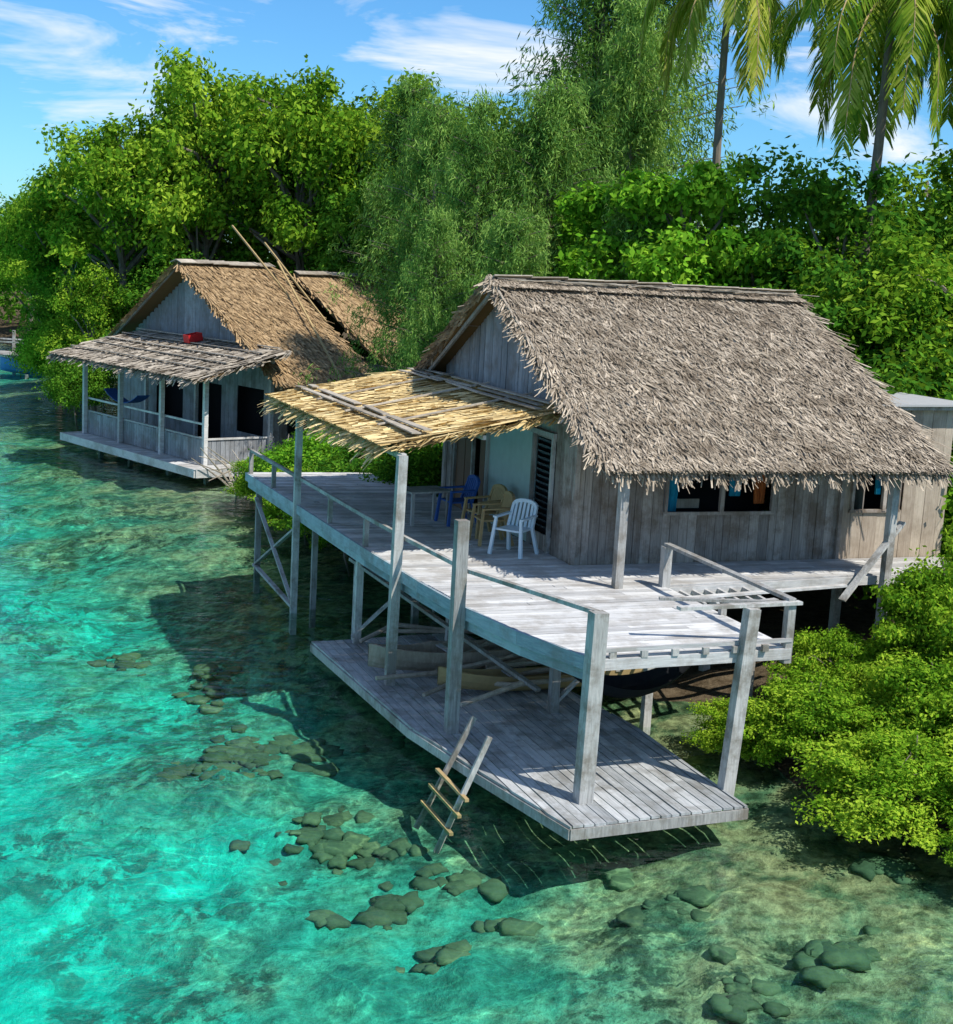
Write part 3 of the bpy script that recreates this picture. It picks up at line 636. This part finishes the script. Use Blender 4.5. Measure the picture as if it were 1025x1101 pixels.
def palm_mesh(name,H_,nf=20,FL=4.6):
    b=MB(); tp=[(.35*math.sin(t*2)*t*2,.2*t*t,-.5+(H_+.5)*t) for t in np.linspace(0,1,9)]
    b.tube(tp,[.20-.09*t for t in np.linspace(0,1,9)],9,1); top=Vector(tp[-1]); Q=[]
    for i_ in range(nf):
        an=i_*2.399+rnd(-.2,.2); el=rnd(-.45,1.2); L=FL*rnd(.85,1.1)
        d=Vector((math.cos(an),math.sin(an),0)); pts=[];p=top.copy(); e=el; st=L/14
        for k_ in range(15):
            pts.append(p.copy()); p=p+(d*math.cos(e)+Vector((0,0,math.sin(e))))*st; e-=.11+.009*k_
            e=max(e,-1.5)
        b.tube(pts,[.05*(1-.06*k_) for k_ in range(15)],4,2,.6)
        PT=np.array([tuple(q) for q in pts]); n=64
        for side in (-1,1):
            t=np.linspace(.12,1,n); f_=t*14; k_=np.minimum(f_.astype(int),13); q=PT[k_]+(PT[k_+1]-PT[k_])*(f_-k_)[:,None]; tn=norm(PT[k_+1]-PT[k_])
            sd=norm(np.cross(tn,np.array([0,0,1.])+np.array(d)*.3))*side; ll=.95*np.sin(np.clip(t*1.08,0,1)*math.pi*.93)**.5*rng.uniform(.8,1.1,n)+.1
            dr=norm(sd*.8+tn*.55+np.array([0,0,-1.])*rng.uniform(.25,.9,n)[:,None]); nn=norm(np.cross(dr,tn)+rng.normal(size=(n,3))*.2)
            m1=q+dr*(ll*.5)[:,None]; dr2=norm(dr+np.array([0,0,-.55]))
            wv=norm(np.cross(nn,dr))*.032
            e1=m1+dr2*(ll*.5)[:,None]
            Q.append(np.stack([q-wv*.6,q+wv*.6,m1+wv,m1-wv],1)); Q.append(np.stack([m1-wv,m1+wv,e1+wv*.15,e1-wv*.15],1))
    V=np.concatenate(Q); me1=quads_mesh(name,V,rng.uniform(0,1,len(V)),np.zeros(len(V)),['palm','bark','wicker'])
    for k_ in range(7):
        a=rnd(0,6.28)
        c_=top+Vector((math.cos(a)*.25,math.sin(a)*.25,-.25)); b.tube([c_+Vector((0,0,.14)),c_+Vector((0,0,.05)),c_-Vector((0,0,.06)),c_-Vector((0,0,.14))],[.04,.12,.12,.03],7,2,.3)
    return join(name,me1,b,['palm','bark','wicker'])
bA=[tree_mesh('broadleaf_tree',14,9,'leafA',.25,85,320,.32,rr=(.06,.13)),tree_mesh('broadleaf_tree',14,10,'leafA',.24,90,320,.32,rr=(.06,.12))]
bB=[tree_mesh('shade_tree',12,9,'leafB',.22,85,320,.3,.03,rr=(.06,.13)),tree_mesh('shade_tree',12,9,'leafA',.22,85,320,.3,.03,rr=(.06,.13))]
bC=[tree_mesh('lime_tree',10,7,'leafC',.19,75,330,.18,.12,asp=.6,rr=(.05,.13))]
cas=[casuarina_mesh('casuarina_tree',14,7,150,330),casuarina_mesh('casuarina_tree',14,6,130,330)]
pal=[palm_mesh('coconut_palm',15.5,26,4.9),palm_mesh('coconut_palm',16,20,4.2)]
shr=[tree_mesh('shrub',5,5.5,'leafB',.15,60,380,.08,.0,(.08,.19)),tree_mesh('shrub',5,5.5,'leafC',.14,60,380,.08,.0,(.08,.19))]
man=[tree_mesh('mangrove_bush',3,4.2,'mang',.085,125,330,.05,.0,(.05,.12),.5),tree_mesh('mangrove_bush',3,4.2,'mang',.08,125,330,.05,.0,(.05,.11),.5)]
def tr(ml,i_,x,y,h,base,wsc=1.,z=0.):
    me_=ml[i_%len(ml)]; s=h/base; place(me_.name.split('.')[0],me_,(x,y,z),rnd(0,6.28),(s*wsc,s*wsc,s))
for i_,(x,y,h,ws) in enumerate([(-20.5,72,12.8,.9),(-17,68,15.3,.9),(-13.5,68,18.2,.8),(-8.5,67,17.9,.85),(-4.5,68,17.8,.85),(-.5,68,16.8,.9),(-10.5,74,18,1),(-24,82,12,1)]):
    tr(bA,i_,x,y,h,14,ws)
for i_,(x,y,h) in enumerate([(-13.8,64.5,8.5),(-17.8,66,8),(-20.8,73,9.),(-20.5,82,10),(-20.8,91,11),(-25.5,104,12),(-30.5,108,12),(-22.5,98,12),(10.5,38,10.5),(13.5,41,11.8),(8.5,44,12.6),(14,47,13.8),(9.3,36.5,9.0),(2,60,12.5),(-5,64,12.5),(12,36,10),(9.8,40.5,12),(-9.5,71,14.5),(-16.5,74,13),(7.6,38,8),(-36,115,12.5),(-42,119,13)]):
    tr(bB,1 if i_ in (8,11,15,1) else 0,x,y,h,12,rnd(.9,1.1))
for i_,(x,y,h,ws) in enumerate([(-1.9,50,13.3,.9),(-.6,46.5,13.,.9),(1.6,47,13.8,1.),(-3.4,60,15.,1),(2.8,50,14.,1.1),(-1.6,43,9.3,.85),(.6,41.5,9.5,1),(4.0,62,22.5,.9),(6.4,63,24,.95),(5.4,58,18.5,.95),(4.3,43,10.5,1)]):
    tr(cas,i_,x,y,h,14,ws)
for (x,y,h) in [(5.4,42.5,12.2),(7.2,41,10.2),(3.9,45,12.0),(11.8,37.5,9.4)]:
    tr(bC,0,x,y,h,10,.9)
place('coconut_palm',pal[0],(10.0,40,0),.6,(1,1,1.01)); place('coconut_palm',pal[1],(13.9,42,0),2.,(1,1,1.02)); place('coconut_palm',pal[1],(7.6,50,0),4.,(1,1,1.12))
for i_,(x,y,h) in enumerate([(-3.4,38.5,2.8),(-1.,38.5,4.6),(-5.8,44,2.3),(-4.4,42,3.1),(-2.2,40.5,4.2),(1.5,39.5,6.),(-1.3,36.3,3.6),(11,31,6),(12.5,33,7.5),(9.,33,6.6),(-18.0,64,3.5),(-20.3,70,4.5),(-22.6,78,5),(-3.6,46,4.2),(-23.0,86,5)]):
    tr(shr,(0 if i_ in (1,5,9,13) else i_),x,y,h,5,1. if h>3.3 else 1.3)
for i_,(x,y,h,ws) in enumerate([(6.4,20.0,1.75,1.45),(8.4,19.6,2.4,1.2),(5.7,22.4,1.9,1.2),(7.6,22.2,2.6,1.1),(9.3,22.8,3.3,1.),(6.6,25.0,2.2,.9),(8.6,25.2,3.5,.85),(10.2,26.2,4.6,.8),(-4.6,40.3,2.4,1.2),(-3.2,36.7,2.5,1.),(-6.6,45.4,1.9,1.2),(7.4,18.4,1.2,1.3),(4.75,23.4,1.1,1.5)]):
    tr(man,i_,x,y,h,3,ws,-.15)
P_=[]
for k_ in range(190):
    t=rnd(); x=-190+t*270; y=float(np.interp(x,[-400,-70,-38,-20,200],[137,126,119,100,80]))+rnd(0,30); r_=rnd(3,5)
    for q in range(5): P_.append((x+rnd(-3,3),y+rnd(-3,3),rnd(1.5,10),r_*rnd(.5,.8)))
P_=np.array(P_); V=leafcloud(P_[:,:3],P_[:,3],70,.6)
place('distant_trees',quads_mesh('distant_trees',V,rng.uniform(0,1,len(V)),np.zeros(len(V)),['leafB']))
# ------------------------------------------------------------ light
EL=math.radians(54); az=(.78,-.63)
sd=Vector((az[0]*math.cos(EL),az[1]*math.cos(EL),math.sin(EL)))
L=bpy.data.lights.new('sun','SUN'); L.energy=5.0; L.angle=math.radians(.5); L.color=(1,.96,.89)
lo=bpy.data.objects.new('sun',L); scene.collection.objects.link(lo); lo.rotation_euler=sd.to_track_quat('Z','Y').to_euler()
wd=bpy.data.worlds.new("World"); scene.world=wd; wd.use_nodes=True; wd.node_tree.nodes.clear(); T=NT(wd.node_tree)
sk=T.new('ShaderNodeTexSky'); sk.sky_type='NISHITA'; sk.sun_disc=False; sk.sun_elevation=EL; sk.sun_rotation=math.atan2(az[0],az[1]); sk.ozone_density=3; sk.dust_density=.2; sk.air_density=1.
tc=T.new('ShaderNodeTexCoord'); n=T.noise(T.mapping(tc.outputs['Generated'],(2.2,2.2,10),(.0,.25,0)),2.4,6,.6,.5)
skc=T.mix(1.,sk.outputs[0],(.44,.84,1.15),'MULTIPLY')
cl=T.ramp(n,[(.50,0),(.68,1)])
colr=T.mix(cl,skc,(7.6,7.8,8.))
bg=T.new('ShaderNodeBackground'); bg.inputs['Strength'].default_value=.135; T.link(colr,bg.inputs[0]); wo=T.new('ShaderNodeOutputWorld'); T.link(bg.outputs[0],wo.inputs[0])
